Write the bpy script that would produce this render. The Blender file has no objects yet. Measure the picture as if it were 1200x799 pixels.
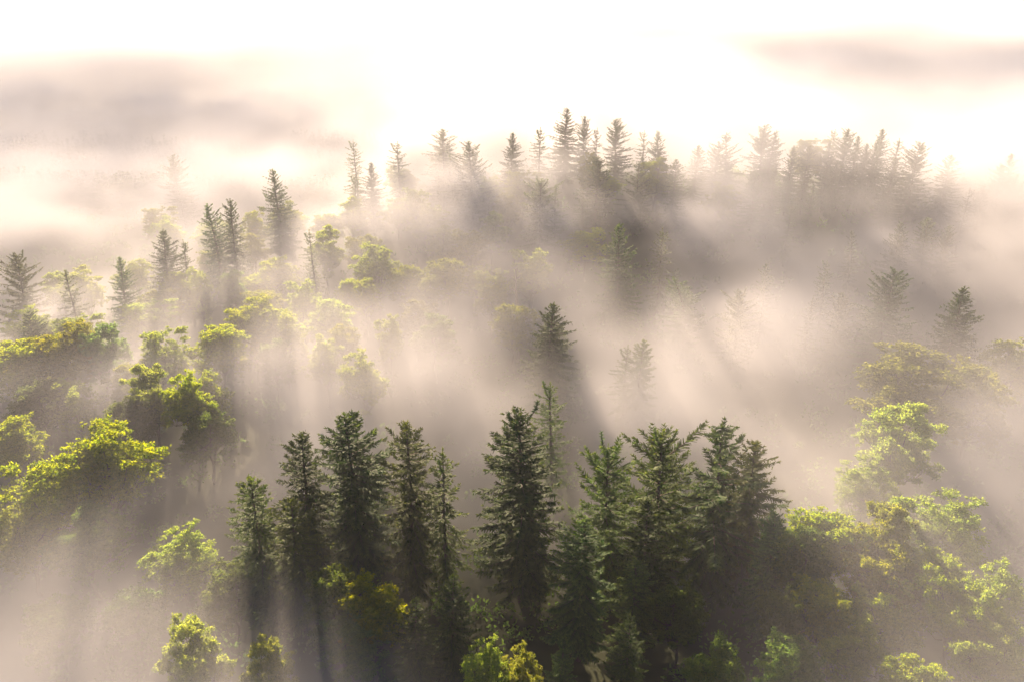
import bpy, math, random
import numpy as np
from mathutils import Vector

random.seed(5)
scene = bpy.context.scene
COL = scene.collection
R = math.radians

# ------------------------------------------------------------------ camera
W0, H0, F = 1200.0, 799.0, 1000.0          # photo size and focal length in photo pixels
CAM_Z = 90.0
PITCH = R(23.0)
FWD = np.array([0, math.cos(PITCH), -math.sin(PITCH)])
UPV = np.array([0, math.sin(PITCH), math.cos(PITCH)])
RGT = np.array([1.0, 0, 0])

def ray(px, py):
    d = FWD + (px - W0 / 2) / F * RGT - (py - H0 / 2) / F * UPV
    return d / np.linalg.norm(d)

def project(p):
    v = np.asarray(p, float) - np.array([0, 0, CAM_Z])
    dz = v @ FWD
    return W0 / 2 + F * (v @ RGT) / dz, H0 / 2 - F * (v @ UPV) / dz, dz

cam = bpy.data.cameras.new('camera')
cam.sensor_width = 36.0
cam.lens = 36.0 * F / W0
cam.clip_start = 1.0
cam.clip_end = 20000
camo = bpy.data.objects.new('camera', cam)
COL.objects.link(camo)
camo.location = (0, 0, CAM_Z)
camo.rotation_euler = (math.pi / 2 - PITCH, 0, 0)
scene.camera = camo

# ------------------------------------------------------------------ noise
def _hash(ix, iy, iz, seed):
    h = (ix.astype(np.int64) * 374761393 + iy.astype(np.int64) * 668265263 + iz.astype(np.int64) * 2147483647 + seed * 974711)
    h = (h ^ (h >> 13)) * 1274126177
    h = h & 0x7fffffff
    h = (h ^ (h >> 15)) * 2246822519
    return ((h >> 7) & 0xffff) / 65535.0 * 2 - 1

def vnoise(x, y, z, seed=0):
    x, y, z = np.broadcast_arrays(np.asarray(x, float), np.asarray(y, float), np.asarray(z, float))
    ix, iy, iz = np.floor(x), np.floor(y), np.floor(z)
    fx, fy, fz = x - ix, y - iy, z - iz
    u, v, w = (f * f * f * (f * (f * 6 - 15) + 10) for f in (fx, fy, fz))
    out = 0
    for a in (0, 1):
        for b in (0, 1):
            for c in (0, 1):
                wgt = (u if a else 1 - u) * (v if b else 1 - v) * (w if c else 1 - w)
                out = out + wgt * _hash(ix + a, iy + b, iz + c, seed)
    return out

def fbm(x, y, z, octaves=4, seed=0, gain=0.5):
    s, a, n = 0, 1.0, 0
    x, y, z = np.asarray(x, float), np.asarray(y, float), np.asarray(z, float)
    for o in range(octaves):
        s = s + a * vnoise(x * 2 ** o + 17.3 * o, y * 2 ** o - 9.1 * o, z * 2 ** o + 4.7 * o, seed + o)
        n += a
        a *= gain
    return s / n

def sstep(a, b, x):
    t = np.clip((x - a) / (b - a), 0, 1)
    return t * t * (3 - 2 * t)

# ------------------------------------------------------------------ terrain
def terrain(x, y):
    x = np.asarray(x, float); y = np.asarray(y, float)
    z = 2.5 * np.sin(x / 47.0 + 0.6) * np.cos(y / 61.0)
    side = sstep(-110, 10, x)
    z = z + side * 20.0 * np.exp(-((y - (318 - 0.03 * x)) / 62.0) ** 2)
    z = z - 34 * sstep(340, 560, y + 40 * (1 - side))          # valley behind the ridge
    z = z + 3 * np.exp(-(((x + 75) / 40) ** 2 + ((y - 150) / 45) ** 2))
    return z + 16 * np.sin(x / 610.0 + 1.0) * sstep(600, 1200, y)

# ------------------------------------------------------------------ materials
def nt(name):
    m = bpy.data.materials.new(name); m.use_nodes = True
    t = m.node_tree; t.nodes.clear()
    return m, t

def foliage(name, dark, light, tipc, trans, tip_amt, glow=2.05):
    m, t = nt(name); N = t.nodes; L = t.links
    out = N.new('ShaderNodeOutputMaterial')
    geo = N.new('ShaderNodeNewGeometry')
    oi = N.new('ShaderNodeObjectInfo')
    ramp = N.new('ShaderNodeMix'); ramp.data_type = 'RGBA'
    ramp.inputs['A'].default_value = (*dark, 1); ramp.inputs['B'].default_value = (*light, 1)
    L.new(geo.outputs['Random Per Island'], ramp.inputs['Factor'])
    at = N.new('ShaderNodeAttribute'); at.attribute_name = 'tip'
    mul = N.new('ShaderNodeMath'); mul.operation = 'MULTIPLY'; mul.inputs[1].default_value = tip_amt
    L.new(at.outputs['Fac'], mul.inputs[0])
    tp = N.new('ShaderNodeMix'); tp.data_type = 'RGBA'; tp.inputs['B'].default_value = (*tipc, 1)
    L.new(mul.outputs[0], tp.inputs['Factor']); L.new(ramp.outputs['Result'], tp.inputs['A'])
    hsv = N.new('ShaderNodeHueSaturation')
    mr = N.new('ShaderNodeMapRange'); mr.inputs['To Min'].default_value = 0.7; mr.inputs['To Max'].default_value = 1.3
    L.new(oi.outputs['Random'], mr.inputs['Value']); L.new(mr.outputs['Result'], hsv.inputs['Value'])
    mh = N.new('ShaderNodeMapRange'); mh.inputs['To Min'].default_value = 0.465; mh.inputs['To Max'].default_value = 0.502
    L.new(oi.outputs['Random'], mh.inputs['Value']); L.new(mh.outputs['Result'], hsv.inputs['Hue'])
    L.new(tp.outputs['Result'], hsv.inputs['Color'])
    bs = N.new('ShaderNodeBsdfPrincipled'); bs.inputs['Roughness'].default_value = 0.75
    bs.inputs['Specular IOR Level'].default_value = 0.12
    L.new(hsv.outputs['Color'], bs.inputs['Base Color'])
    tr = N.new('ShaderNodeBsdfTranslucent')
    br = N.new('ShaderNodeHueSaturation'); br.inputs['Value'].default_value = glow; br.inputs['Saturation'].default_value = 1.1
    br.inputs['Hue'].default_value = 0.497
    L.new(hsv.outputs['Color'], br.inputs['Color']); L.new(br.outputs['Color'], tr.inputs['Color'])
    mx = N.new('ShaderNodeMixShader'); mx.inputs['Fac'].default_value = trans
    L.new(bs.outputs[0], mx.inputs[1]); L.new(tr.outputs[0], mx.inputs[2])
    L.new(mx.outputs[0], out.inputs['Surface'])
    return m

def rough(name, c1, c2, scale, bump=0.5):
    m, t = nt(name); N = t.nodes; L = t.links
    out = N.new('ShaderNodeOutputMaterial'); bs = N.new('ShaderNodeBsdfPrincipled')
    tc = N.new('ShaderNodeTexCoord'); no = N.new('ShaderNodeTexNoise')
    no.inputs['Scale'].default_value = scale; no.inputs['Detail'].default_value = 5
    L.new(tc.outputs['Object'], no.inputs['Vector'])
    mx = N.new('ShaderNodeMix'); mx.data_type = 'RGBA'
    mx.inputs['A'].default_value = (*c1, 1); mx.inputs['B'].default_value = (*c2, 1)
    L.new(no.outputs['Fac'], mx.inputs['Factor']); L.new(mx.outputs['Result'], bs.inputs['Base Color'])
    bs.inputs['Roughness'].default_value = 0.9; bs.inputs['Specular IOR Level'].default_value = 0.15
    bp = N.new('ShaderNodeBump'); bp.inputs['Strength'].default_value = bump
    L.new(no.outputs['Fac'], bp.inputs['Height']); L.new(bp.outputs[0], bs.inputs['Normal'])
    L.new(bs.outputs[0], out.inputs['Surface'])
    return m

M_NEEDLE = foliage('needles', (0.009, 0.040, 0.018), (0.024, 0.070, 0.022), (0.10, 0.155, 0.03), 0.30, 0.85, 1.5)  # tip colour: pale new growth, lightened further to paint in sunlit edges
M_NEEDLE_OLIVE = foliage('olive_needles', (0.022, 0.055, 0.018), (0.058, 0.105, 0.026), (0.12, 0.155, 0.03), 0.38, 0.8, 1.5)
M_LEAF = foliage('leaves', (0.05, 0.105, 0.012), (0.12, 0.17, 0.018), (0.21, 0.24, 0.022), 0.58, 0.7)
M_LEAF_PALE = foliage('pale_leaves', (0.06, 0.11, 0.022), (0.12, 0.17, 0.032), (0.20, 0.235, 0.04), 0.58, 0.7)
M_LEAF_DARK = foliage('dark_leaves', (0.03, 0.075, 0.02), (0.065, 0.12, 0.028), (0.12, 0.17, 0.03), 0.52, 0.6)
M_BARK = rough('bark', (0.05, 0.036, 0.028), (0.11, 0.085, 0.07), 3.0)
M_DEADWOOD = rough('dead_wood', (0.10, 0.075, 0.06), (0.2, 0.16, 0.13), 3.0)
M_GROUND = rough('forest_floor', (0.022, 0.032, 0.012), (0.055, 0.06, 0.024), 0.35)

# ------------------------------------------------------------------ mesh helpers
class MB:
    def __init__(s):
        s.v = []; s.q = []; s.t = []; s.n = 0
    def add(s, verts, quads, tip=0.0):
        verts = np.asarray(verts, float).reshape(-1, 3); quads = np.asarray(quads, int).reshape(-1, 4)
        s.v.append(verts); s.q.append(quads + s.n)
        s.t.append(np.broadcast_to(np.asarray(tip, float), (len(verts),)))
        s.n += len(verts)
    def blades(s, p, d, n, w0, w1, tip0, tip1):
        """tapered strips: base p, vector d (with length), across-vector n (unit), widths"""
        p, d, n = (np.asarray(a, float) for a in (p, d, n))
        k = len(p)
        w0 = np.broadcast_to(w0, (k,))[:, None]; w1 = np.broadcast_to(w1, (k,))[:, None]
        vs = np.stack([p - n * w0, p + n * w0, p + d + n * w1, p + d - n * w1], 1).reshape(-1, 3)
        tp = np.stack([np.broadcast_to(tip0, (k,))] * 2 + [np.broadcast_to(tip1, (k,))] * 2, 1).reshape(-1)
        s.add(vs, np.arange(4 * k).reshape(-1, 4), tp)
    def tube(s, pts, rad, sides=6):
        pts = np.asarray(pts, float); rad = np.broadcast_to(rad, (len(pts),))
        tan = np.gradient(pts, axis=0); tan /= np.linalg.norm(tan, axis=1)[:, None] + 1e-9
        ref = np.array([0.31, 0.87, 0.2]) if abs(tan[0, 2]) > 0.5 else np.array([0, 0, 1.0])
        a = np.cross(tan, ref); a /= np.linalg.norm(a, axis=1)[:, None] + 1e-9
        b = np.cross(tan, a)
        ang = np.arange(sides) / sides * 2 * math.pi
        ring = pts[:, None] + rad[:, None, None] * (a[:, None] * np.cos(ang)[None, :, None] + b[:, None] * np.sin(ang)[None, :, None])
        q = []
        for i in range(len(pts) - 1):
            for j in range(sides):
                q.append((i * sides + j, i * sides + (j + 1) % sides, (i + 1) * sides + (j + 1) % sides, (i + 1) * sides + j))
        s.add(ring.reshape(-1, 3), q, 0.0)
    def mesh(s, name, mat, smooth=False):
        v = np.concatenate(s.v); q = np.concatenate(s.q); t = np.concatenate(s.t)
        me = bpy.data.meshes.new(name)
        me.vertices.add(len(v)); me.vertices.foreach_set('co', v.astype(np.float32).ravel())
        me.loops.add(q.size); me.loops.foreach_set('vertex_index', q.astype(np.int32).ravel())
        me.polygons.add(len(q)); me.polygons.foreach_set('loop_start', np.arange(0, q.size, 4, dtype=np.int32))
        me.update(calc_edges=True)
        at = me.attributes.new('tip', 'FLOAT', 'POINT'); at.data.foreach_set('value', t.astype(np.float32))
        me.materials.append(mat)
        if smooth:
            me.polygons.foreach_set('use_smooth', np.ones(len(q), dtype=bool))
        return me

def unit(a):
    return a / (np.linalg.norm(a, axis=-1, keepdims=True) + 1e-9)

# ------------------------------------------------------------------ conifers (unit: a 28 m tree)
def spruce(seed, h=28.0, Rmax=4.3, z0=0.10, droop=0.5, dens=1.0, lam=4.6, thin=0.0, bend=0.0,
           style=None, twig=1.0, leaders=0, mat=None):
    rng = np.random.default_rng(seed)
    crown, wood = MB(), MB()
    bdir = rng.uniform(0, 2 * math.pi)
    wob = rng.normal(0, 0.12, (2, 4))
    def axis(z):
        t = np.asarray(z, float) / h
        off = bend * np.clip(t - 0.45, 0, 1) ** 2
        x = off * math.cos(bdir) + 0.25 * np.sin(t * 5 + wob[0, 0] * 20) * t
        y = off * math.sin(bdir) + 0.25 * np.sin(t * 4 + wob[1, 0] * 20) * t
        return np.stack([x, y, np.asarray(z, float) * np.ones_like(x)], -1)
    zz = np.linspace(-1.5, h, 16)
    wood.tube(axis(zz), 0.38 * (1 - np.clip(zz / h, 0, 1)) ** 0.8 + 0.025, 7)
    sector = rng.uniform(0.72, 1.2, 7)                   # lopsided crown
    phase = rng.uniform(0, 6.28)
    z = z0 * h
    k = 0
    def do_branch(zb, az, L, t, base=None, asc=None, sparse=1.0):
        """one limb with its side twigs"""
        elev0 = (0.75 * t ** 2.2 + 0.05 - droop * (1 - t) * 0.55 + rng.normal(0, 0.09)) if asc is None else asc
        n = 7
        s = np.linspace(0, 1, n)
        curve = -droop * (1 - t) * 0.45 * s ** 1.5 + (0.17 * (1 - t) + 0.05) * s ** 3
        hd = np.array([math.cos(az), math.sin(az), 0])
        p0 = axis(np.array(zb)) if base is None else base
        pts = p0 + np.outer(s * L * math.cos(elev0), hd)
        pts[:, 2] += s * L * math.sin(elev0) + curve * L
        sway = np.cross(hd, [0, 0, 1.0]); pts += np.outer(rng.normal(0, .08) * L * s ** 2, sway)
        wood.tube(pts[:6], np.linspace(0.07 * (L / 4.5) + 0.018, 0.014, 6), 3)
        m = max(4, int(L / 0.105 * dens * sparse))
        sm = np.sort(rng.uniform(0.08, 1.0, m)) if L > 1.2 else rng.uniform(0.0, 1.0, m)
        P = np.stack([np.interp(sm, s, pts[:, i]) for i in range(3)], 1)
        T = unit(np.stack([np.interp(sm, s, np.gradient(pts[:, i], s)) for i in range(3)], 1))
        for side in (-1, 1):
            lat = unit(np.cross(T, [0, 0, 1.0])) * side
            ln = (0.20 * L * (1 - sm) ** 0.7 + 0.34) * rng.uniform(0.6, 1.25, m) * twig
            ln = np.minimum(ln, 1.15)
            dr = unit(lat * rng.uniform(0.5, 1.0, (m, 1)) + T * rng.uniform(0.45, 1.0, (m, 1)) + np.array([0, 0, 1.0]) * (rng.normal(-0.22 * (1 - t) - 0.05, 0.18, (m, 1))))
            nrm = unit(np.cross(dr, [0, 0, 1.0]) + rng.normal(0, 0.35, (m, 3)))
            crown.blades(P, dr * ln[:, None], nrm, 0.095 * rng.uniform(0.7, 1.3, m), 0.035, 0.25 * sm, 0.35 + 0.65 * sm * rng.uniform(0.5, 1, m))
        # hanging branchlets under the limb
        mh = int(m * 0.85 * (1 - 0.75 * t))
        if mh > 0:
            sh = rng.uniform(0.1, 1.0, mh)
            Ph = np.stack([np.interp(sh, s, pts[:, i]) for i in range(3)], 1) + rng.normal(0, 0.12, (mh, 3))
            dh = unit(np.array([0, 0, -1.0]) + hd * 0.2 + rng.normal(0, 0.25, (mh, 3)))
            lh = rng.uniform(0.25, 0.85, mh) * (0.6 + 0.5 * (1 - t))
            nh = unit(rng.normal(0, 1, (mh, 3)) * np.array([1, 1, 0.15]))
            crown.blades(Ph, dh * lh[:, None], nh, 0.085, 0.03, 0.1, 0.3)
        # needle tuft at the tip
        mt = 5
        dt = unit(T[-1] + rng.normal(0, 0.35, (mt, 3)))
        crown.blades(np.repeat(pts[-1:], mt, 0), dt * rng.uniform(0.25, 0.5, (mt, 1)), unit(rng.normal(0, 1, (mt, 3))), 0.07, 0.03, 0.7, 1.0)
        return pts
    while z < h - 0.35:
        t = (z - z0 * h) / (h * (1 - z0))
        dep = h - z
        prof = (1 - math.exp(-dep / lam)) * (0.55 + 0.45 * min(1, t / 0.16 + 0.25))
        nb = int(round((6.6 if t < 0.75 else 5.0) * (1 - thin * 0.45)))
        for j in range(nb):
            az = phase + k * 2.4 + j * 2 * math.pi / nb + rng.normal(0, 0.2)
            sec = np.interp((az % (2 * math.pi)) / (2 * math.pi) * 7, np.arange(8), np.append(sector, sector[0]))
            L = Rmax * prof * sec * (rng.uniform(0.45, 1.0) if rng.random() < 0.6 else rng.uniform(0.95, 1.35)) + 0.25
            if rng.random() < thin * 0.55:
                L *= 0.45
            if style == 'tuft':
                if 0.70 < t < 0.84:
                    L = 0.35 if rng.random() < 0.75 else L
                elif t >= 0.84:
                    L = 1.6 * (1 - ((t - 0.91) / 0.1) ** 2) * rng.uniform(0.6, 1.1) + 0.4
                elif t > 0.35:
                    L *= 1.2 if rng.random() < 0.55 else 0.45
            if style == 'fan' and t > 0.55:
                L *= rng.uniform(0.55, 1.3)
            do_branch(z + rng.normal(0, 0.1), az, L, t, asc=(rng.uniform(0.2, 0.75) if style == 'fan' and t > 0.6 else (rng.uniform(-0.1, 0.8) if style == 'tuft' and t >= 0.84 else None)))
        z += (0.78 + 0.06 * t) / (0.6 + 0.4 * dens) * (1 + 0.4 * thin) * rng.uniform(0.8, 1.2)
        k += 1
    # leading shoot
    top = axis(np.array(h - 0.5))
    mt = 26
    crown.blades(np.repeat(top[None], mt, 0) + np.array([0, 0, 1]) * rng.uniform(-0.5, 0.8, (mt, 1)), unit(rng.normal(0, 0.4, (mt, 3)) + [0, 0, 1]) * rng.uniform(0.25, 0.5, (mt, 1)),
                 unit(rng.normal(0, 1, (mt, 3))), 0.06, 0.03, 0.5, 0.9)
    # extra upright leaders, dark and cone-laden
    for i in range(leaders):
        az = bdir + math.pi + i * 2.1 + rng.normal(0, .4)
        b = axis(np.array(h * rng.uniform(0.86, 0.92)))
        d = unit(np.array([math.cos(az) * rng.uniform(0.2, 0.6), math.sin(az) * 0.4, 1.0]))
        Ln = rng.uniform(2.8, 4.6)
        s = np.linspace(0, 1, 5)
        pts = b + np.outer(s * Ln, d) + np.outer(0.35 * np.sin(s * 3), [math.cos(az), math.sin(az), 0])
        wood.tube(pts, np.linspace(0.12, 0.04, 5), 4)
        mm = 170
        sm = rng.uniform(0.1, 1, mm)
        P = np.stack([np.interp(sm, s, pts[:, c]) for c in range(3)], 1)
        dr = unit(rng.normal(0, 1, (mm, 3)) * [1, 1, 0.4] + np.array([0, 0, 0.25]))
        crown.blades(P, dr * (rng.uniform(0.15, 0.5, (mm, 1))), unit(rng.normal(0, 1, (mm, 3))), 0.07, 0.03, 0.0, 0.25)
    return crown.mesh('crown', mat or M_NEEDLE), wood.mesh('trunk', M_BARK, True), h

# ------------------------------------------------------------------ broadleaf trees (unit: 20 m)
def broadleaf(seed, h=20.0, Rc=6.0, clumps=84, leaves=210, leaf=0.195, mat=None, squash=1.2, loose=0.0):
    rng = np.random.default_rng(seed)
    crown, wood = MB(), MB()
    zc = h - Rc * 1.08 * squash
    lean = rng.normal(0, 0.4, 2)
    zt = np.linspace(-1.0, zc + 1, 8)
    tr = np.stack([lean[0] * (zt / zc) ** 2 + 0.2 * np.sin(zt), lean[1] * (zt / zc) ** 2 + 0.2 * np.cos(zt * 0.8), zt], 1)
    wood.tube(tr, np.linspace(0.36, 0.13, 8), 7)
    lobes = []                                   # big boughs, each a cluster of clumps
    nl = 17 + int(loose * 2)
    for i in range(nl):
        a = i * 2.399 + rng.normal(0, 0.35)
        u = (i + 0.5) / nl
        el = math.asin(min(1, max(-0.95, 1.0 - 1.9 * u)))
        rr = Rc * rng.uniform(0.45, 0.84)
        lobes.append((np.array([math.cos(a) * math.cos(el) * rr, math.sin(a) * math.cos(el) * rr, zc + math.sin(el) * rr * squash]), Rc * rng.uniform(0.30, 0.48)))
    cen = []
    for i in range(int(clumps * 1.35)):
        lc, lr = lobes[i % nl] if i < clumps * 1.0 else (np.array([0, 0, zc]), Rc * 0.55)
        d = unit(rng.normal(0, 1, 3)); d[2] = abs(d[2]) if rng.random() < 0.75 else d[2]
        cen.append((lc + d * lr * rng.uniform(0.55, 1.12) * np.array([1, 1, 0.9]), rng.uniform(0.5, 1.0) * Rc * 0.17))
    for lc, lr in lobes:
        start = tr[rng.integers(3, 7)]
        s = np.linspace(0, 1, 6)[:, None]
        mid = start * (1 - s) + lc * s + np.sin(s * math.pi) * np.array([0, 0, -0.6]) + rng.normal(0, .12, (6, 3)) * s
        wood.tube(mid, np.linspace(0.12, 0.035, 6), 5)
        near = [c for c in cen if np.linalg.norm(c[0] - lc) < lr * 1.3][:7]
        for c, _ in near:
            wood.tube(lc * (1 - s) + c * s + rng.normal(0, .08, (6, 3)), np.linspace(0.035, 0.012, 6), 3)
    for c, r in cen:
        nt_ = int(13 * (r / (Rc * 0.13)) ** 1.5 * rng.uniform(0.7, 1.2)) + 3
        dt = unit(rng.normal(0, 1, (nt_, 3)))
        dt[:, 2] = np.where(rng.random(nt_) < 0.65, np.abs(dt[:, 2]), dt[:, 2])
        tc = c + dt * r * rng.uniform(0.5, 1.45, (nt_, 1)) * np.array([1.2, 1.2, 0.85])
        per = max(5, int(leaves / 7))
        n = nt_ * per
        tr_ = np.repeat(rng.uniform(0.18, 0.52, nt_), per)[:, None]
        d = unit(rng.normal(0, 1, (n, 3)))
        P = np.repeat(tc, per, 0) + d * tr_ * rng.uniform(0.2, 1.25, (n, 1)) * np.array([1.25, 1.25, 0.75])
        dr = unit(d * 0.6 + rng.normal(0, 0.7, (n, 3)) + np.array([0, 0, -0.1]))
        nn = unit(np.cross(dr, rng.normal(0, 1, (n, 3))))
        sz = leaf * rng.uniform(0.6, 1.35, n)
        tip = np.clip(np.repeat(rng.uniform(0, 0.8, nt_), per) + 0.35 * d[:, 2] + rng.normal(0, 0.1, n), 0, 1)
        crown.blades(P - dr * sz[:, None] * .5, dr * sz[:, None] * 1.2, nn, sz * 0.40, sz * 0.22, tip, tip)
    return crown.mesh('crown', mat or M_LEAF), wood.mesh('trunk', M_BARK, True), h

K = {
    'full':   spruce(11, Rmax=4.6, droop=0.55, dens=1.15, leaders=3, mat=M_NEEDLE),
    'dark':   spruce(12, Rmax=4.2, droop=0.6, dens=1.2, lam=4.2, mat=M_NEEDLE),
    'slim':   spruce(13, Rmax=3.4, droop=0.55, dens=1.0, lam=4.2, thin=0.15, mat=M_NEEDLE),
    'olive':  spruce(14, Rmax=4.4, droop=0.6, dens=0.95, lam=4.2, thin=0.1, mat=M_NEEDLE_OLIVE),
    'ragged': spruce(15, Rmax=4.8, droop=0.45, dens=0.95, lam=3.6, thin=0.2, leaders=3, style='fan', mat=M_NEEDLE_OLIVE),
    'tuft':   spruce(16, Rmax=5.0, droop=0.5, dens=1.15, lam=3.6, thin=0.1, style='tuft', mat=M_NEEDLE),
    'sparse': spruce(17, Rmax=3.2, droop=0.7, dens=0.75, lam=4.5, thin=0.45, leaders=1, mat=M_NEEDLE_OLIVE),
    'broad':  spruce(18, Rmax=5.4, droop=0.35, dens=0.95, lam=4.6, thin=0.15, style='fan', mat=M_NEEDLE),
    'neat':   spruce(19, Rmax=4.0, droop=0.5, dens=1.0, lam=6.0, mat=M_NEEDLE),
    'lean':   spruce(20, Rmax=4.6, droop=0.4, dens=0.9, lam=3.6, thin=0.2, bend=14.0, style='fan', mat=M_NEEDLE),
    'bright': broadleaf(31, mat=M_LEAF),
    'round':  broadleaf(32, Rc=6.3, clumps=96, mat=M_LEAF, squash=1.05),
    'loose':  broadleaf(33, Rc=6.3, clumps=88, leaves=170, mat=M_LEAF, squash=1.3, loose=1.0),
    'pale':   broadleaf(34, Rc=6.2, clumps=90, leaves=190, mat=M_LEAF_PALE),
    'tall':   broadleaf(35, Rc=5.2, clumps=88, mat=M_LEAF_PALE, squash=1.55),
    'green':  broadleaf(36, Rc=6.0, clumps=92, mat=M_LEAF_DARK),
}
CONIFER = {'full', 'dark', 'slim', 'olive', 'ragged', 'tuft', 'sparse', 'broad', 'neat', 'lean'}

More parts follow.
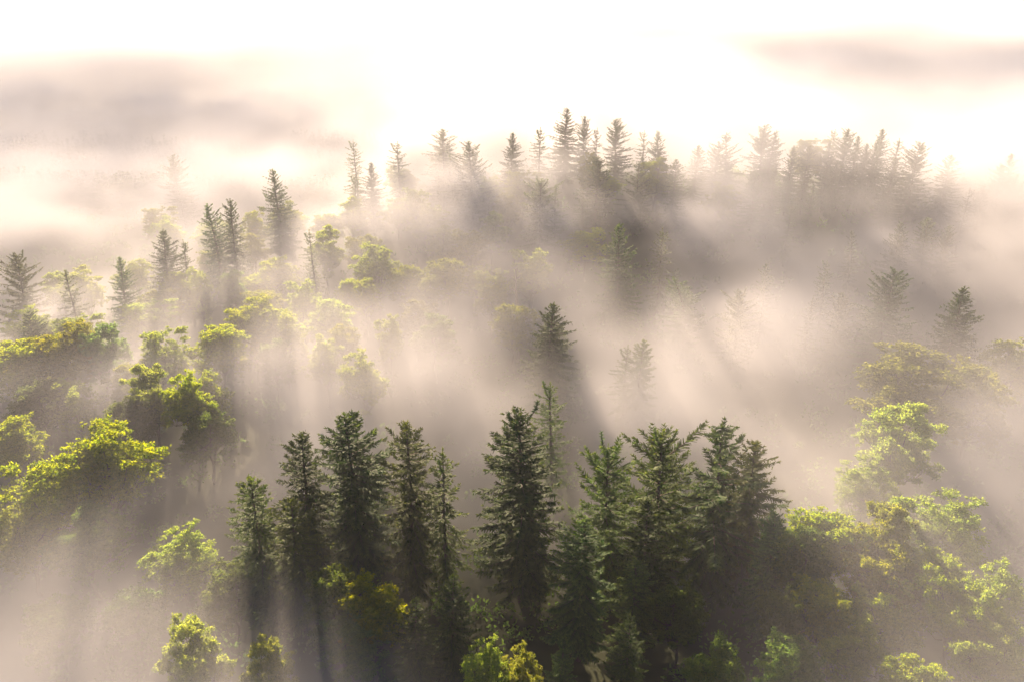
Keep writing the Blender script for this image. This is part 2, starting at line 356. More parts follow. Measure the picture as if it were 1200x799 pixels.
# ------------------------------------------------------------------ trees of the photograph
# kind, apex in the photo (where its top shows), height m, width factor, label
T = [
 # front row of conifers
 ('olive', 300, 560, 26, 1.00, 'short olive spruce ending the front row at its left'),
 ('slim', 355, 509, 29, 1.05, 'slender spruce with bare upper stem, second in the front row'),
 ('dark', 408, 486, 31, 1.00, 'tallest dark dense spruce of the front left row'),
 ('olive', 473, 501, 30, 0.92, 'sunlit olive spruce just right of the tallest dark spruce'),
 ('sparse', 519, 528, 28, 1.00, 'thin twin-topped spruce at right end of the front left row'),
 ('full', 612, 488, 33, 1.25, 'large full spruce with split spiky top at front centre'),
 ('ragged', 716, 518, 29, 1.05, 'broad olive spruce with crooked leaders right of the large central spruce'),
 ('ragged', 784, 506, 30, 1.05, 'ragged spruce with a broken leaning leader beside the tufted conifer'),
 ('tuft', 849, 498, 31, 1.15, 'dark open-limbed conifer with bushy tuft on a bare top stem'),
 ('olive', 889, 520, 28, 1.0, 'hazy spruce half hidden behind the tufted dark conifer'),
 ('neat', 766, 588, 24, 1.05, 'smaller conifer with bright pale tips in front of the ragged spruces'),
 ('dark', 684, 610, 24, 1.15, 'deep green bushy conifer in shadow under the large central spruce'),
 ('olive', 745, 660, 17, 1.2, 'low dim conifer below the pale-tipped conifer'),
 ('dark', 910, 600, 22, 1.05, 'shadowed dark conifer low behind the tufted conifer'),
 ('olive', 338, 585, 23, 1.0, 'low olive spruce tucked between the first two of the front row'),
 ('sparse', 648, 450, 25, 1.1, 'pale ghostly spruce in fog behind the large central spruce'),
 ('olive', 750, 398, 24, 1.0, 'very faint spruce in bright mist right of the lone dark spruce'),
 ('sparse', 735, 405, 22, 1.0, 'fainter small spruce beside the very faint one in bright mist'),
 # middle distance conifers
 ('neat', 645, 355, 28, 1.15, 'lone dark spruce casting a long shadow through mid picture fog'),
 ('neat', 727, 266, 33, 1.0, 'neat dark pointed spruce alone in fog above the lone dark spruce'),
 ('sparse', 778, 270, 26, 1.1, 'pale misty spruce just right of the neat pointed spruce'),
 ('lean', 806, 322, 24, 1.1, 'conifer with bent sideways top poking out of bright fog'),
 ('ragged', 867, 343, 21, 0.95, 'dim blunt-topped conifer clump low in bright fog'),
 ('broad', 700, 185, 27, 1.15, 'crisp dark green bushy conifer in front of the far ridge'),
 ('sparse', 684, 232, 18, 1.2, 'small pale conifer at the foot of the crisp dark bushy one'),
 ('tuft', 747, 192, 24, 0.9, 'dark irregular conifer right of the crisp bushy conifer'),
 ('ragged', 634, 212, 26, 1.1, 'wide hazy conifer with shadow rays falling to its right'),
 ('sparse', 652, 219, 22, 1.0, 'slim hazy conifer touching the wide hazy one'),
 ('broad', 556, 168, 32, 1.2, 'big faint conifer with broad shadow beam and light burst at its top'),
 ('olive', 518, 153, 29, 1.1, 'grey misty spruce left of the big faint conifer'),
 ('sparse', 466, 167, 28, 1.1, 'ghostly narrow spruce in white mist, upper centre'),
 ('sparse', 415, 165, 28, 1.1, 'ghostly narrow spruce at left of the upper centre group'),
 ('neat', 434, 191, 25, 0.95, 'small grey spruce standing between two ghostly narrow spruces'),
 ('sparse', 414, 205, 22, 1.0, 'dim stub of spruce below the leftmost ghostly narrow spruce'),
 ('neat', 600, 157, 26, 1.0, 'compact dark spruce in white fog left of the far summit trees'),
 ('sparse', 633, 151, 26, 1.0, 'pale narrow spruce between compact dark spruce and the summit trees'),
 ('broad', 570, 125, 27, 1.1, 'dim wide conifer highest on the hazy far slope'),
 ('olive', 553, 131, 25, 1.0, 'dim conifer joined to the left of the highest wide conifer'),
 ('neat', 662, 128, 28, 1.1, 'tall dark summit spruce, leftmost of the far ridge group'),
 ('broad', 685, 138, 24, 0.85, 'lighter spruce beside the tall dark summit spruce'),
 ('sparse', 700, 151, 22, 0.9, 'faint little spruce low beside the lighter summit spruce'),
 ('broad', 724, 140, 26, 0.95, 'wide-limbed spruce standing apart on the far ridge'),
 ('sparse', 757, 154, 25, 0.9, 'thin hazy spruce right of the wide-limbed ridge spruce'),
 ('neat', 773, 155, 26, 0.9, 'slim grey pointed spruce, next after the thin hazy ridge spruce'),
 ('olive', 791, 188, 24, 0.9, 'hazy dark spruce beside a pale green tree on the ridge'),
 ('neat', 325, 200, 32, 0.95, 'tall grey spruce standing alone in glowing mist, upper left'),
 ('slim', 250, 240, 31, 0.95, 'left of two tall spruces side by side'),
 ('slim', 268, 235, 31, 0.95, 'right, paler one of two tall spruces side by side'),
 ('neat', 187, 271, 27, 0.95, 'dark spruce left of the tall spruce pair'),
 ('sparse', 213, 283, 24, 1.0, 'barely visible spruce between dark spruce and tall pair'),
 ('neat', 136, 304, 25, 0.85, 'small grey spruce alone in mist, left side'),
 ('broad', 205, 182, 30, 1.0, 'ghostly flat-topped conifer against the dark far slope'),
 ('ragged', 12, 300, 26, 1.0, 'hooked dim conifer at the left picture edge'),
 ('sparse', 78, 318, 24, 1.0, 'nearly vanished conifer in pale mist near left edge'),
 ('broad', 32, 366, 20, 0.9, 'dim bushy conifer just above the bright left broadleaf trees'),
 ('sparse', 366, 272, 25, 0.9, 'faint spruce tip in glowing mist right of the lone tall spruce'),
 # far ridge, right
 ('olive', 815, 172, 24, 1.0, 'dim rounded conifer at the left start of the right ridge'),
 ('broad', 841, 168, 22, 0.9, 'dim low conifer between rounded one and flat-topped one on ridge'),
 ('tuft', 860, 157, 26, 0.9, 'grey flat-topped conifer on the skyline of the right ridge'),
 ('broad', 897, 148, 27, 0.95, 'tall pale conifer on the skyline behind a dark spruce'),
 ('neat', 905, 156, 26, 0.9, 'dark pointed spruce before the tall pale skyline conifer'),
 ('neat', 928, 173, 23, 0.85, 'dark short spruce in the gap of the right ridge'),
 ('olive', 948, 172, 23, 0.9, 'hazy conifer right of the dark short ridge spruce'),
 ('broad', 888, 203, 22, 0.9, 'dusky conifer below ridge, left of a dark double-topped one'),
 ('tuft', 907, 199, 23, 0.8, 'dark double-topped conifer on the slope below the ridge'),
 ('neat', 951, 217, 20, 0.7, 'small dark spruce alone on the slope below the ridge'),
 ('neat', 973, 166, 24, 0.85, 'dark spruce at left edge of the densest ridge clump'),
 ('sparse', 978, 154, 25, 0.85, 'pale spire just behind left of the densest ridge clump'),
 ('broad', 993, 153, 27, 0.95, 'largest dark bushy spruce in the densest ridge clump'),
 ('neat', 1007, 161, 25, 0.8, 'dark spruce in middle of the densest ridge clump'),
 ('dark', 1016, 170, 23, 0.8, 'dark low spruce between middle and right spires of ridge clump'),
 ('neat', 1024, 165, 25, 0.75, 'dark narrow spire near the right end of ridge clump'),
 ('neat', 1036, 153, 27, 0.85, 'tall dark spire ending the densest ridge clump at right'),
 ('sparse', 1052, 164, 25, 1.0, 'pale misty spruce right of the tall dark ridge spire'),
 ('neat', 1048, 186, 24, 0.9, 'dark spruce on the slope under the ridge clump'),
 ('dark', 980, 190, 20, 0.8, 'small dark conifer under the left of ridge clump'),
 ('broad', 1078, 168, 26, 1.05, 'wide grey conifer sloping right of the ridge clump'),
 ('olive', 1113, 183, 24, 1.1, 'dim rounded conifer fading in blue mist at right'),
 ('neat', 1187, 183, 26, 0.9, 'grey spire near the right edge skyline'),
 ('olive', 1176, 196, 24, 1.1, 'hazy conifer left of the right edge spire'),
 ('broad', 1156, 219, 20, 1.0, 'darker bristly conifer beneath the right edge spire'),
 ('sparse', 1135, 222, 20, 1.0, 'pale little conifer left of the bristly right edge conifer'),
 ('broad', 1192, 206, 23, 1.0, 'hazy conifer cut by right picture edge'),
 ('sparse', 926, 240, 20, 0.9, 'single faint tip in fog below the small dark slope spruce'),
 ('neat', 1055, 262, 24, 0.85, 'misty pointed spruce in the pale fog right of centre'),
 ('olive', 1092, 256, 22, 0.8, 'dim rounded conifer top right of the misty pointed spruce'),
 ('broad', 1113, 265, 21, 0.75, 'dim flat conifer top, right neighbour of the dim rounded top'),
 ('sparse', 1003, 272, 21, 0.8, 'hardly visible conifer tip left of the misty pointed spruce'),
 ('sparse', 899, 310, 23, 1.0, 'ghost spruce in bright fog above the blunt conifer clump'),
 ('sparse', 971, 306, 21, 1.0, 'pale ghost conifer high above the yellowish one'),
 ('broad', 1047, 318, 26, 1.25, 'full brown-green spruce half in fog at right'),
 ('neat', 1128, 341, 27, 1.15, 'dark green drooping spruce above the pale right broadleaf tree'),
 ('olive', 986, 345, 22, 0.95, 'yellowish hazy conifer left of the full brown-green spruce'),
 ('sparse', 951, 352, 20, 0.8, 'tiny pale conifer tip left of the yellowish hazy conifer'),
 # left broadleaves
 ('bright', 16, 392, 21, 1.0, 'bright yellow-green broadleaf touching the left edge'),
 ('round', 62, 386, 21, 1.0, 'bright dense broadleaf in middle of the left edge group'),
 ('green', 110, 377, 21, 0.85, 'green broadleaf ending the left edge group against fog'),
 ('green', 40, 440, 17, 1.0, 'shaded broadleaf below the bright left edge group'),
 ('pale', 85, 448, 15, 0.85, 'dim pale broadleaf in mist under the left edge group'),
 ('loose', 108, 490, 23, 1.12, 'large loose yellow-green broadleaf, lower left'),
 ('loose', 42, 528, 21, 0.95, 'yellow broadleaf with airy boughs left of the large loose one'),
 ('bright', 4, 483, 19, 0.75, 'small sunlit bough tree cut by left edge'),
 ('pale', 20, 590, 17, 1.0, 'dim low broadleaf in shade at lower left edge'),
 ('green', 92, 600, 17, 1.1, 'dark shaded broadleaf under the large loose one'),
 ('tall', 168, 424, 21, 0.72, 'small bright upright broadleaf left of mid clearing'),
 ('round', 217, 440, 20, 0.62, 'small bright broadleaf right of the upright one, with shadow rays beneath'),
 ('green', 150, 462, 17, 0.8, 'shaded broadleaf below the small bright upright one'),
 ('green', 238, 478, 16, 0.85, 'broadleaf in shadow under the small bright pair, mid-left'),
 ('pale', 188, 386, 19, 0.85, 'misty pale broadleaf left of the bright mid-left group'),
 ('bright', 252, 374, 21, 0.8, 'vivid broadleaf in front of the bright mid-left group'),
 ('round', 290, 352, 21, 0.85, 'bright rounded broadleaf topping the mid-left group'),
 ('pale', 330, 362, 20, 0.8, 'softly lit broadleaf at right of the mid-left group'),
 ('green', 318, 394, 18, 0.7, 'green broadleaf in half shade under the mid-left group'),
 ('pale', 378, 396, 17, 0.6, 'tiny pale broadleaf dissolving in mist right of mid-left group'),
 ('bright', 201, 309, 19, 0.62, 'small yellow broadleaf at the foot of the dark left spruce'),
 ('green', 274, 311, 20, 0.62, 'dark green broadleaf at the foot of the tall spruce pair'),
 ('pale', 232, 316, 19, 0.6, 'pale yellow broadleaf left of the tall spruce pair'),
 ('tall', 378, 263, 22, 0.95, 'pale upright broadleaf glowing in mist, upper left of centre'),
 ('pale', 440, 288, 21, 0.85, 'faint glowing broadleaf right of the pale upright one'),
 ('pale', 352, 330, 17, 0.7, 'faint low broadleaf in glowing mist above mid-left group'),
 ('bright', 524, 296, 21, 0.85, 'crisp bright broadleaf at picture centre top of the sunlit group'),
 ('bright', 478, 304, 20, 0.7, 'sunlit broadleaf left of the crisp bright central one'),
 ('bright', 426, 321, 19, 0.6, 'small sunlit broadleaf, right one of a low pair'),
 ('bright', 404, 320, 18, 0.5, 'very small sunlit broadleaf, left one of a low pair'),
 ('pale', 500, 322, 18, 0.7, 'paler broadleaf between the two sunlit central ones'),
 ('pale', 575, 318, 19, 0.75, 'pale yellow broadleaf right of the crisp central one'),
 ('pale', 625, 293, 20, 0.9, 'faint rounded broadleaf right of the dead snag'),
 ('pale', 456, 372, 17, 0.55, 'single pale sprig of broadleaf in fog below the central group'),
 ('green', 508, 368, 18, 0.85, 'shadowy broadleaf in the dark beam under the central group'),
 ('pale', 485, 222, 20, 0.8, 'faint pale broadleaf below the ghostly spruces'),
 ('tall', 771, 183, 22, 0.95, 'pale green rounded tree among the ridge conifers'),
 ('pale', 690, 180, 19, 0.6, 'pale green broadleaf glowing behind the crisp bushy conifer'),
 ('pale', 842, 215, 18, 0.8, 'yellowish broadleaf fading on the ridge slope'),
 ('pale', 952, 163, 20, 1.0, 'pale green crown on the ridge behind the dark clump'),
 # right broadleaves
 ('tall', 1062, 466, 26, 1.0, 'large sunlit broadleaf alone in mist at right'),
 ('tall', 1078, 410, 25, 1.7, 'huge pale broadleaf fading in fog behind the large sunlit one'),
 ('pale', 1150, 430, 22, 1.0, 'very pale broadleaf in blue mist near right edge'),
 ('pale', 1188, 398, 20, 0.9, 'pale green crown cut by right edge above the mist'),
 ('pale', 1020, 545, 18, 0.8, 'dim foggy broadleaf below left of the large sunlit one'),
 ('bright', 975, 588, 21, 0.85, 'yellow-green broadleaf nearest the dark conifers at right'),
 ('tall', 1047, 583, 22, 0.7, 'upright lit broadleaf in middle of the lower right group'),
 ('pale', 1112, 588, 20, 0.95, 'hazy broad crown at back of the lower right group'),
 ('round', 1052, 628, 20, 0.8, 'brightest rounded crown of the lower right group'),
 ('bright', 1105, 636, 19, 0.7, 'lit crown right of the brightest rounded crown'),
 ('green', 935, 608, 20, 0.75, 'shaded green broadleaf at the conifers edge, lower right'),
 ('bright', 972, 672, 18, 0.62, 'vivid small crown in front of the lower right group'),
 ('round', 1128, 676, 18, 0.85, 'wide yellow-green crown low in the right group'),
 ('round', 1048, 690, 16, 0.8, 'soft wide crown below the brightest rounded crown'),
 ('pale', 1172, 670, 18, 0.75, 'pale crown at the right edge of the lower right group'),
 ('green', 920, 680, 16, 0.8, 'dark green crown left of the vivid small crown'),
 ('bright', 1088, 762, 17, 0.6, 'vivid yellow-green crown at the bottom edge, right'),
 ('green', 845, 748, 17, 0.62, 'dark green crown at the bottom edge right of centre'),
 ('green', 930, 742, 15, 0.85, 'shaded wide crown at the bottom between two brighter crowns'),
 ('pale', 1000, 735, 14, 0.8, 'dim olive crown low at the bottom right'),
 ('pale', 1165, 745, 15, 0.85, 'dim wide crown in the bottom right corner'),
 # bottom, left and centre
 ('tall', 221, 722, 19, 0.68, 'small rounded pale tree alone in mist at bottom left'),
 ('tall', 316, 746, 18, 0.6, 'small pointed pale tree at the bottom edge, left'),
 ('bright', 432, 668, 20, 0.72, 'vivid yellow broadleaf under the front left conifers'),
 ('green', 388, 664, 19, 0.75, 'grey-green shaded broadleaf left of the vivid yellow one'),
 ('green', 415, 712, 16, 0.75, 'dim green crown just below the vivid yellow one'),
 ('neat', 527, 674, 19, 0.85, 'pale-tipped young conifer under the thin twin-topped spruce'),
 ('neat', 484, 708, 17, 0.9, 'olive young conifer left of the pale-tipped young conifer'),
 ('pale', 572, 760, 15, 0.5, 'small pale crown at bottom edge, left of centre'),
 ('pale', 612, 764, 15, 0.45, 'tiny pale crown at bottom edge near centre'),
 ('neat', 655, 742, 17, 0.75, 'olive young conifer at bottom edge below the large central spruce'),
 ('pale', 208, 628, 15, 0.85, 'dim grey-green crown lost in mist left of the front row'),
 ('green', 265, 660, 15, 0.8, 'dim crown in mist at the foot of the short olive spruce'),
 ('green', 150, 690, 13, 0.9, 'hardly visible crown in brown mist at lower left'),
 ('green', 60, 700, 13, 0.9, 'hardly visible crown in brown mist near lower left corner'),
 ('neat', 735, 722, 17, 0.9, 'dim drooping conifer at bottom right of the large central spruce'),
 ('green', 800, 690, 15, 0.8, 'dark crown in deep shade below the tufted conifer'),
]
TREE_GROUP = {True: 'conifers rising out of the fog', False: 'broadleaf trees in the fog'}
PLACED = []

def ground_point(px, py, h):
    d = ray(px, py)
    t = 40.0
    while t < 900:
        p = np.array([0, 0, CAM_Z]) + d * t
        if p[2] <= terrain(p[0], p[1]) + h:
            return p
        t += 0.5
    return p

rngL = np.random.default_rng(123)
def plant(kind, x, y, h, wf, rot, label, cat=None, group=None):
    crown, trunk, h0 = K[kind]
    con = kind in CONIFER
    root = bpy.data.objects.new('spruce_tree' if con else 'broadleaf_tree', None)
    COL.objects.link(root)
    root.empty_display_size = 1.0
    z = float(terrain(x, y))
    root.location = (x, y, z)
    s = h / h0
    sw = s * wf * (1.15 if y > 140 else 1.2 if x < -8 else 1.05) if con else (0.5 * s + 0.5) * wf * 1.12
    root.scale = (sw * rngL.uniform(0.86, 1.16), sw * rngL.uniform(0.86, 1.16), s)
    root.rotation_euler = (rngL.normal(0, 0.025), rngL.normal(0, 0.025), rot)
    root['label'] = label
    root['category'] = cat or ('spruce' if con else 'broadleaf tree')
    root['group'] = group or TREE_GROUP[con]
    for nm, me in (('trunk', trunk), ('crown', crown)):
        o = bpy.data.objects.new(nm, me)
        COL.objects.link(o)
        o.parent = root
    PLACED.append((x, y, h, wf, con))
    return root

rngT = np.random.default_rng(77)
for kind, px, py, h, wf, label in T:
    p = ground_point(px, py, h)
    plant(kind, p[0], p[1], h, wf, rngT.uniform(0, 6.28), label)

# crowns sunk in the sunlit mist, left of centre and up to the ridge
n = 0
for k in range(900):
    y = rngT.uniform(150, 312); x = rngT.uniform(-125, 125)
    if n >= 46 or x > 35 or (y < 235 and x > 20) or (x > -20 and y < 190) or (y > 290 and x < -40):
        continue
    if min(math.hypot(x - a[0], y - a[1]) for a in PLACED) < 8.5:
        continue
    plant(['pale', 'tall', 'bright', 'round', 'loose'][k % 5], x, y, rngT.uniform(15, 19), rngT.uniform(0.75, 1.0), rngT.uniform(0, 6.28),
          'pale broadleaf crown sunk in the sunlit mist of the slope below the ridge', group='crowns sunk in the sunlit mist')
    n += 1

# dead snag beside the sunlit central broadleaves
def snag():
    p = ground_point(606, 316, 25)
    r = bpy.data.objects.new('dead_tree', None); COL.objects.link(r)
    r.location = (p[0], p[1], float(terrain(p[0], p[1])))
    r['label'] = 'broken bare grey dead trunk standing beside the sunlit central broadleaves'
    r['category'] = 'dead tree'
    b = MB()
    z = np.linspace(-1, 25, 12)
    b.tube(np.stack([0.3 * np.sin(z * 0.2), 0.2 * np.cos(z * 0.3), z], 1), np.linspace(0.55, 0.22, 12), 8)
    b.add([[.25, 0, 24.6], [-.1, .22, 24.8], [-.1, 0.0, 26.0], [-.12, -.02, 26.0]], [[0, 1, 2, 3]])
    o = bpy.data.objects.new('trunk', b.mesh('trunk', M_DEADWOOD, True)); COL.objects.link(o); o.parent = r
    for (z0, az, L) in ((21.5, 2.9, 1.6), (22.5, 0.4, 1.0), (19.0, 3.4, 1.3)):
        c = MB(); s = np.linspace(0, 1, 5)
        c.tube(np.stack([math.cos(az) * L * s, math.sin(az) * L * s, z0 + 0.9 * L * s ** 1.3], 1), np.linspace(0.16, 0.05, 5), 5)
        o = bpy.data.objects.new('branch_stub', c.mesh('branch_stub', M_DEADWOOD, True)); COL.objects.link(o); o.parent = r
snag()

# ------------------------------------------------------------------ ground, undergrowth, far wood
def ground():
    xs = np.concatenate([np.linspace(-5000, -420, 24)[:-1], np.linspace(-420, 420, 106), np.linspace(420, 5000, 24)[1:]])
    ys = np.concatenate([np.linspace(-150, 620, 97), np.linspace(620, 9000, 40)[1:]])
    X, Y = np.meshgrid(xs, ys)
    Z = terrain(X, Y)
    near = sstep(700, 500, Y)
    Z = Z + near * 0.5 * fbm(X / 6, Y / 6, 0 * X, 3, 9)
    nx, ny = len(xs), len(ys)
    i = np.arange(nx - 1)[None] + np.arange(ny - 1)[:, None] * nx
    q = np.stack([i, i + 1, i + nx + 1, i + nx], -1).reshape(-1, 4)
    b = MB(); b.add(np.stack([X, Y, Z], -1).reshape(-1, 3), q)
    o = bpy.data.objects.new('ground', b.mesh('ground', M_GROUND, True)); COL.objects.link(o)
    o['kind'] = 'structure'
    o['label'] = 'dark forest floor under the fog'
ground()

def undergrowth():
    rng = np.random.default_rng(3)
    b = MB()
    nb = 2600
    y = 30 + 420 * rng.random(nb) ** 1.3
    x = rng.uniform(-0.72, 0.72, nb) * (y + 40)
    z = terrain(x, y)
    for i in range(nb):
        hb = rng.uniform(1.5, 5.5)
        n = 46 if y[i] < 220 else 22
        sz = 0.42 if y[i] < 220 else 0.75
        d = unit(rng.normal(0, 1, (n, 3))); d[:, 2] = np.abs(d[:, 2])
        P = np.array([x[i], y[i], z[i]]) + d * rng.uniform(0.4, 1, (n, 1)) * np.array([hb * 0.6, hb * 0.6, hb])
        dr = unit(d + rng.normal(0, 0.6, (n, 3)))
        nn = unit(np.cross(dr, rng.normal(0, 1, (n, 3))))
        b.blades(P, dr * sz * 1.3, nn, sz * 0.45, sz * 0.2, 0.2, 0.5)
    o = bpy.data.objects.new('undergrowth', b.mesh('undergrowth', M_LEAF_DARK)); COL.objects.link(o)
    o['kind'] = 'stuff'; o['label'] = 'dark shrubby undergrowth covering the forest floor'
undergrowth()

def far_wood():
    rng = np.random.default_rng(8)
    b = MB()
    n = 4200
    y = rng.uniform(400, 640, n)
    x = rng.uniform(-0.72, 0.0, n) * (y + 40)
    keep = ~((y < 480) & (x > -90))
    y, x = y[keep], x[keep]
    keep = np.ones(len(x), bool)
    x, y = x[keep], y[keep]
    z = terrain(x, y)
    for i in range(len(x)):
        h = rng.uniform(14, 22); r = rng.uniform(6.0, 9.0)
        m = 40
        t = rng.random(m) ** 0.8
        az = rng.uniform(0, 6.28, m)
        rad = r * (1 - t) * rng.uniform(0.7, 1.15, m)
        hd = np.stack([np.cos(az), np.sin(az), np.zeros(m)], 1)
        P = np.array([x[i], y[i], z[i]]) + np.stack([0 * t, 0 * t, h * (0.2 + 0.78 * t)], 1)
        d = hd * rad[:, None] + np.array([0, 0, -0.15]) * rad[:, None] + np.array([0, 0, .5])
        nn = unit(np.cross(hd, [0, 0, 1.0]) + rng.normal(0, .3, (m, 3)))
        b.blades(P, d, nn, 1.5 * (1 - 0.5 * t), 0.7, 0, .4)
    o = bpy.data.objects.new('distant_forest', b.mesh('distant_forest', M_NEEDLE)); COL.objects.link(o)
    o['kind'] = 'stuff'; o['label'] = 'far dark wood reading as one mass through the haze'
far_wood()

# ------------------------------------------------------------------ air: thin even haze and the fog banks
def vol_mat(name, color, density, aniso, step=1.0, attr=False):
    m, t = nt(name); N = t.nodes; L = t.links
    out = N.new('ShaderNodeOutputMaterial')
    v = N.new('ShaderNodeVolumePrincipled')
    v.inputs['Color'].default_value = (*color, 1)
    v.inputs['Density'].default_value = density
    v.inputs['Anisotropy'].default_value = aniso
    v.inputs['Density Attribute'].default_value = 'density' if attr else ''
    L.new(v.outputs[0], out.inputs['Volume'])
    m.cycles.volume_step_rate = step
    m.cycles.volume_sampling = 'MULTIPLE_IMPORTANCE'
    return m

def haze_box():
    x0, x1, y0, y1, z0, z1 = -5200, 5200, -300, 9200, -64, 96
    b = MB()
    b.add([[x0, y0, z0], [x1, y0, z0], [x1, y1, z0], [x0, y1, z0], [x0, y0, z1], [x1, y0, z1], [x1, y1, z1], [x0, y1, z1]],
          [[0, 3, 2, 1], [4, 5, 6, 7], [0, 1, 5, 4], [1, 2, 6, 5], [2, 3, 7, 6], [3, 0, 4, 7]])
    o = bpy.data.objects.new('haze', b.mesh('haze', vol_mat('haze_air', (0.93, 0.96, 1.0), 0.00010, 0.0)))
    COL.objects.link(o); o['kind'] = 'stuff'; o['label'] = 'thin pale morning haze filling the air'
haze_box()

def pix_xy(px, py, z=20.0):
    """ground-plan point a photo pixel looks at, at height z"""
    d = ray(px, py); t = (z - CAM_Z) / d[2]
    return d[0] * t, d[1] * t

# thin spots (factor < 1) and thick banks (> 1) of the fog: x, y, radius x, radius y, density factor, top shift
SPOTS = []
def spot(px, py, rx, ry, f, dt, z=20.0):
    x, y = pix_xy(px, py, z)
    SPOTS.append((x, y, rx, ry, f, dt))
spot(400, 610, 26, 15, 0.30, -3)      # clear air round the front left row
spot(630, 610, 17, 17, 0.15, -4)      # and round the large central spruce
spot(800, 620, 24, 16, 0.45, -2)
SPOTS.append((-235, 450, 70, 85, 0.75, -14))
SPOTS.append((70, 300, 125, 42, 1.4, 9))
SPOTS.append((-65, 168, 48, 36, 1.35, 3))
SPOTS.append((205, 330, 60, 70, 0.5, -6))
SPOTS.append((80, 256, 120, 20, 1.4, 11))
SPOTS.append((140, 232, 70, 30, 1.3, 8))

GHOST = {'ghost', 'ghostly', 'faint', 'fainter', 'hardly', 'barely', 'vanished', 'very', 'fading', 'dissolving', 'nearly'}
HAZY = {'pale', 'hazy', 'misty', 'dim', 'dusky', 'grey', 'mist', 'shadowy', 'shaded', 'paler', 'lighter', 'yellowish', 'pale-tipped', 'half'}
FOG_AT = []                            # where the fog's surface lies against each tree: x, y, height above ground
CRISP = {(645, 355), (727, 266), (700, 185), (806, 322), (747, 192), (600, 157), (662, 128), (685, 138), (724, 140), (325, 200), (250, 240),
         (187, 271), (136, 304), (905, 156), (928, 173), (907, 199), (951, 217), (973, 166), (993, 153), (1007, 161), (1024, 165),
         (1036, 153), (1048, 186), (1128, 341), (524, 296), (478, 304), (290, 352), (252, 374), (426, 321), (16, 392), (62, 386), (110, 377), (108, 490), (1062, 466), (404, 320), (456, 372)}
CUT = []
DEEP = {(727, 266): 18, (645, 355): 8, (806, 322): 15, (700, 185): 12, (747, 192): 9, (1128, 341): 13, (1047, 318): 11}
for (kind, px, py, h, wf, label), (x, y, hh, ww, con) in zip(T, PLACED):
    w = set(label.replace(',', '').split()[:5])
    if (px, py) in CRISP:
        clear = (7.0 if y > 240 else 10.0) if con else 4.5
    elif w & GHOST:
        clear = -6
    elif w & HAZY:
        clear = -5 if con else -6
    else:
        clear = 1.0 if y < 240 else -1.0
    clear = DEEP.get((px, py), clear)
    if (px, py) in CRISP or (px, py) in DEEP:
        CUT.append((x, y, (0.9 if (px, py) == (727, 266) else 0.72) if con else 0.5))
    if y > 134:
        FOG_AT.append((x, y - 3, h - clear, 2.5 if clear > 5 else 1.6 if clear > 0 else 1.0))

def fog_top(x, y):
    """height of the fog's surface above the ground, in plan"""
    front = sstep(110, 142, y + 6 * np.sin(x / 23.0))
    n2 = fbm(x / 75.0, y / 75.0, 0 * x + 1.5, 3, 21)
    base = 20 + 10 * front + 9 * n2
    W, S = 0.22, 0.22 * base
    for tx, ty, tt, tw in FOG_AT:
        w = tw * np.exp(-((x - tx) / 10.0) ** 2 - ((y - ty) / 12.0) ** 2)
        W = W + w; S = S + w * tt
    top = S / W + 18 * sstep(370, 560, y) + 3 * n2
    f = np.ones_like(x)
    for sx, sy, rx, ry, ff, dt in SPOTS:
        w = np.exp(-(((x - sx) / rx) ** 2 + ((y - sy) / ry) ** 2))
        f = f * (1 + (ff - 1) * w); top = top + dt * w
    cut = np.ones_like(x)
    for tx, ty, ta in CUT:
        cut = np.minimum(cut, 1 - ta * np.exp(-((x - tx) / 9.5) ** 2 - (np.abs(y - ty + 22) / 34.0) ** 3))
    return top, f * (0.9 + 0.1 * front), cut

def fog_density(x, y, z):
    top, f, cut = (a[None] for a in fog_top(x[0], y[0]))
    zh = z - terrain(x[0], y[0])[None]
    n3 = fbm(x / 30.0, y / 38.0, z / 15.0, 5, 40, 0.55)
    wisp = np.clip(0.62 + 2.3 * n3, 0.06, 2.0)
    body = np.clip((top + 4 + 10 * n3 - zh) / 21.0, 0, 1) ** 1.4
    side = np.maximum(1.9 * sstep(14, 48, x), 0.5 * sstep(-40, -70, x))
    veil = np.maximum(sstep(122, 150, y), side) * np.exp(-np.clip(zh - top - 6 * n3, 0, 60) / 13.0) * np.clip(0.8 + 1.2 * n3, 0.1, 1.6)
    return (0.025 * f * wisp * body + 0.0042 * veil * sstep(62, 45, z - 0.05 * y)) * cut

def far_density(x, y, z):
    n2 = fbm(x / 420.0, y / 420.0, 0 * x + 3.5, 4, 61)
    top = 30 + 16 * n2 + 18 * sstep(900, 2200, y)
    for px, py, rx, ry, ff, dt in FAR_SPOTS:
        sx, sy = pix_xy(px, py, 0)
        top = top + dt * np.exp(-(((x - sx) / rx) ** 2 + ((y - sy) / ry) ** 2))
    n3 = fbm(x / 160.0, y / 160.0, z / 50.0, 3, 70)
    body = sstep(8.0, -14.0, z - top - 10 * n3)
    return 0.010 * np.clip(0.6 + 1.2 * n3, 0.05, 1.5) * body
FAR_SPOTS = []

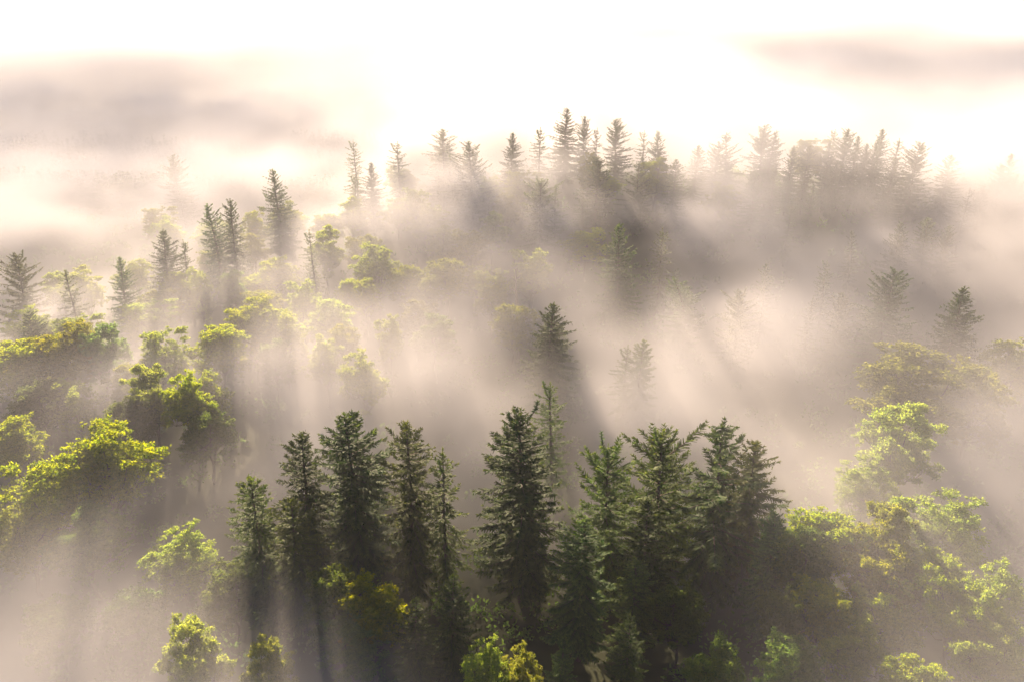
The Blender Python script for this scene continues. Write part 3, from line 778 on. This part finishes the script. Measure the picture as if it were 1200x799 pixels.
def fog(name, lo, hi, res, fn, mat, label):
    """a fog bank: its density is worked out on a lattice of points and turned into a volume grid"""
    nx, ny, nz = res
    ax = [np.linspace(lo[i], hi[i], res[i]) for i in range(3)]
    Z, Y, X = np.meshgrid(ax[2], ax[1], ax[0], indexing='ij')
    D = fn(X, Y, Z)
    def edge(u, n):
        a = np.ones(n); a[:u] = np.linspace(0, 1, u); a[-u:] = np.linspace(1, 0, u); return a
    D = D * edge(3, nx)[None, None, :] * edge(3, ny)[None, :, None]
    D[D < 0.00025] = 0
    me = bpy.data.meshes.new(name)
    n = nx * ny * nz
    me.vertices.add(n)
    me.vertices.foreach_set('co', np.stack([X, Y, Z], -1).astype(np.float32).ravel())
    a = me.attributes.new('rho', 'FLOAT', 'POINT'); a.data.foreach_set('value', D.astype(np.float32).ravel())
    o = bpy.data.objects.new(name, me); COL.objects.link(o)
    o['kind'] = 'stuff'; o['label'] = label
    ng = bpy.data.node_groups.new(name, 'GeometryNodeTree')
    ng.interface.new_socket('Geometry', in_out='INPUT', socket_type='NodeSocketGeometry')
    ng.interface.new_socket('Geometry', in_out='OUTPUT', socket_type='NodeSocketGeometry')
    N, L = ng.nodes, ng.links
    gi = N.new('NodeGroupInput'); go = N.new('NodeGroupOutput')
    pos = N.new('GeometryNodeInputPosition'); sep = N.new('ShaderNodeSeparateXYZ')
    L.new(pos.outputs[0], sep.inputs[0])
    idx = []
    for i in range(3):
        mr = N.new('ShaderNodeMapRange'); mr.clamp = True
        mr.inputs['From Min'].default_value = lo[i]; mr.inputs['From Max'].default_value = hi[i]
        mr.inputs['To Min'].default_value = 0; mr.inputs['To Max'].default_value = res[i] - 1
        L.new(sep.outputs[i], mr.inputs['Value'])
        r = N.new('ShaderNodeMath'); r.operation = 'ROUND'; L.new(mr.outputs['Result'], r.inputs[0])
        idx.append(r)
    m1 = N.new('ShaderNodeMath'); m1.operation = 'MULTIPLY_ADD'      # z*ny + y
    L.new(idx[2].outputs[0], m1.inputs[0]); m1.inputs[1].default_value = ny; L.new(idx[1].outputs[0], m1.inputs[2])
    m2 = N.new('FunctionNodeIntegerMath'); m2.operation = 'MULTIPLY_ADD'
    L.new(m1.outputs[0], m2.inputs[0]); m2.inputs[1].default_value = nx; L.new(idx[0].outputs[0], m2.inputs[2])
    at = N.new('GeometryNodeInputNamedAttribute'); at.data_type = 'FLOAT'; at.inputs['Name'].default_value = 'rho'
    si = N.new('GeometryNodeSampleIndex'); si.data_type = 'FLOAT'; si.domain = 'POINT'; si.clamp = True
    L.new(gi.outputs[0], si.inputs['Geometry']); L.new(at.outputs['Attribute'], si.inputs['Value']); L.new(m2.outputs[0], si.inputs['Index'])
    vc = N.new('GeometryNodeVolumeCube')
    L.new(si.outputs['Value'], vc.inputs['Density'])
    vc.inputs['Background'].default_value = 0
    vc.inputs['Min'].default_value = lo; vc.inputs['Max'].default_value = hi
    for i, k in enumerate('XYZ'):
        vc.inputs['Resolution ' + k].default_value = res[i]
    sm = N.new('GeometryNodeSetMaterial'); sm.inputs['Material'].default_value = mat
    L.new(vc.outputs[0], sm.inputs[0]); L.new(sm.outputs[0], go.inputs[0])
    md = o.modifiers.new('fog', 'NODES'); md.node_group = ng
    me.materials.append(mat)
    return o

FOGC = (0.98, 0.98, 0.98)
fog('fog_bank', (-380, 30, -42), (380, 690, 66), (254, 221, 37), fog_density, vol_mat("fog", FOGC, 1.0, 0.02, 1.6, True), 'patchy pale morning fog lying among the trees')
fog('valley_fog', (-3000, 690, -60), (3000, 5700, 72), (121, 101, 23), far_density, vol_mat("far_fog", FOGC, 1.0, 0.0, 4.0, True), 'white sea of fog filling the valley beyond the ridge')

# ------------------------------------------------------------------ light
sd = FWD + (265 - W0 / 2) / F * RGT - (-480 - H0 / 2) / F * UPV
sd = sd / np.linalg.norm(sd)
el = math.asin(sd[2]); az = math.atan2(sd[0], sd[1])
sun = bpy.data.lights.new('sun', 'SUN'); sun.energy = 5.0; sun.angle = R(0.53); sun.color = (1.0, 0.755, 0.55)
so = bpy.data.objects.new('sun', sun); COL.objects.link(so)
so.rotation_euler = Vector(sd).to_track_quat('Z', 'Y').to_euler()
so.location = (0, 0, 200)

# two unseen clouds added above the picture to keep the sun off the far right fog and the far left slope
def cloud(tx, ty, tz, dist, rx, ry, rz, seed, label):
    bm = []
    nu, nv = 40, 20
    u, v = np.meshgrid(np.arange(nu) / nu * 2 * math.pi, np.linspace(-math.pi / 2, math.pi / 2, nv))
    d = np.stack([np.cos(u) * np.cos(v), np.sin(u) * np.cos(v), np.sin(v)], -1).reshape(-1, 3)
    k = 1 + 0.45 * fbm(d[:, 0] * 2.2, d[:, 1] * 2.2, d[:, 2] * 2.2, 4, seed)
    q = [(j * nu + i, j * nu + (i + 1) % nu, (j + 1) * nu + (i + 1) % nu, (j + 1) * nu + i) for j in range(nv - 1) for i in range(nu)]
    b = MB(); b.add(d * k[:, None] * np.array([rx, ry, rz]), q)
    o = bpy.data.objects.new('cloud', b.mesh('cloud', SHADE_CLOUD_MAT)); COL.objects.link(o)
    o.location = np.array([tx, ty, tz]) + sd * dist
    o['kind'] = 'stuff'; o['label'] = label
SHADE_CLOUD_MAT = vol_mat('shade_cloud_vapour', (0.98, 0.98, 0.98), 0.0055, 0.3)
cloud(560, 660, 20, 1500, 390, 480, 85, 5, 'added out-of-view vapour shading the far right of the valley')
cloud(-275, 490, 0, 1300, 235, 215, 80, 6, 'small added out-of-view vapour shading the far left slope')

w = bpy.data.worlds.new('World'); scene.world = w; w.use_nodes = True
t = w.node_tree; t.nodes.clear()
out = t.nodes.new('ShaderNodeOutputWorld'); bg = t.nodes.new('ShaderNodeBackground'); sky = t.nodes.new('ShaderNodeTexSky')
sky.sky_type = 'NISHITA'; sky.sun_disc = False; sky.dust_density = 0.7; sky.ozone_density = 0.2; sky.air_density = 0.25; sky.sun_elevation = el; sky.sun_rotation = az
bg.inputs['Strength'].default_value = 0.05
t.links.new(sky.outputs[0], bg.inputs['Color']); t.links.new(bg.outputs[0], out.inputs['Surface'])

# ------------------------------------------------------------------ render settings
vs = scene.view_settings
vs.view_transform = 'Standard'; vs.look = 'None'; vs.gamma = 1; vs.use_curve_mapping = False
vs.exposure = 2.5
c = scene.cycles
c.max_bounces = 14; c.diffuse_bounces = 2; c.glossy_bounces = 1; c.transmission_bounces = 2; c.volume_bounces = 0; c.transparent_max_bounces = 8
c.use_denoising = True
c.use_adaptive_sampling = True; c.adaptive_threshold = 0.02
c.volume_step_rate = 1.0; c.volume_max_steps = 512
c.sample_clamp_indirect = 5
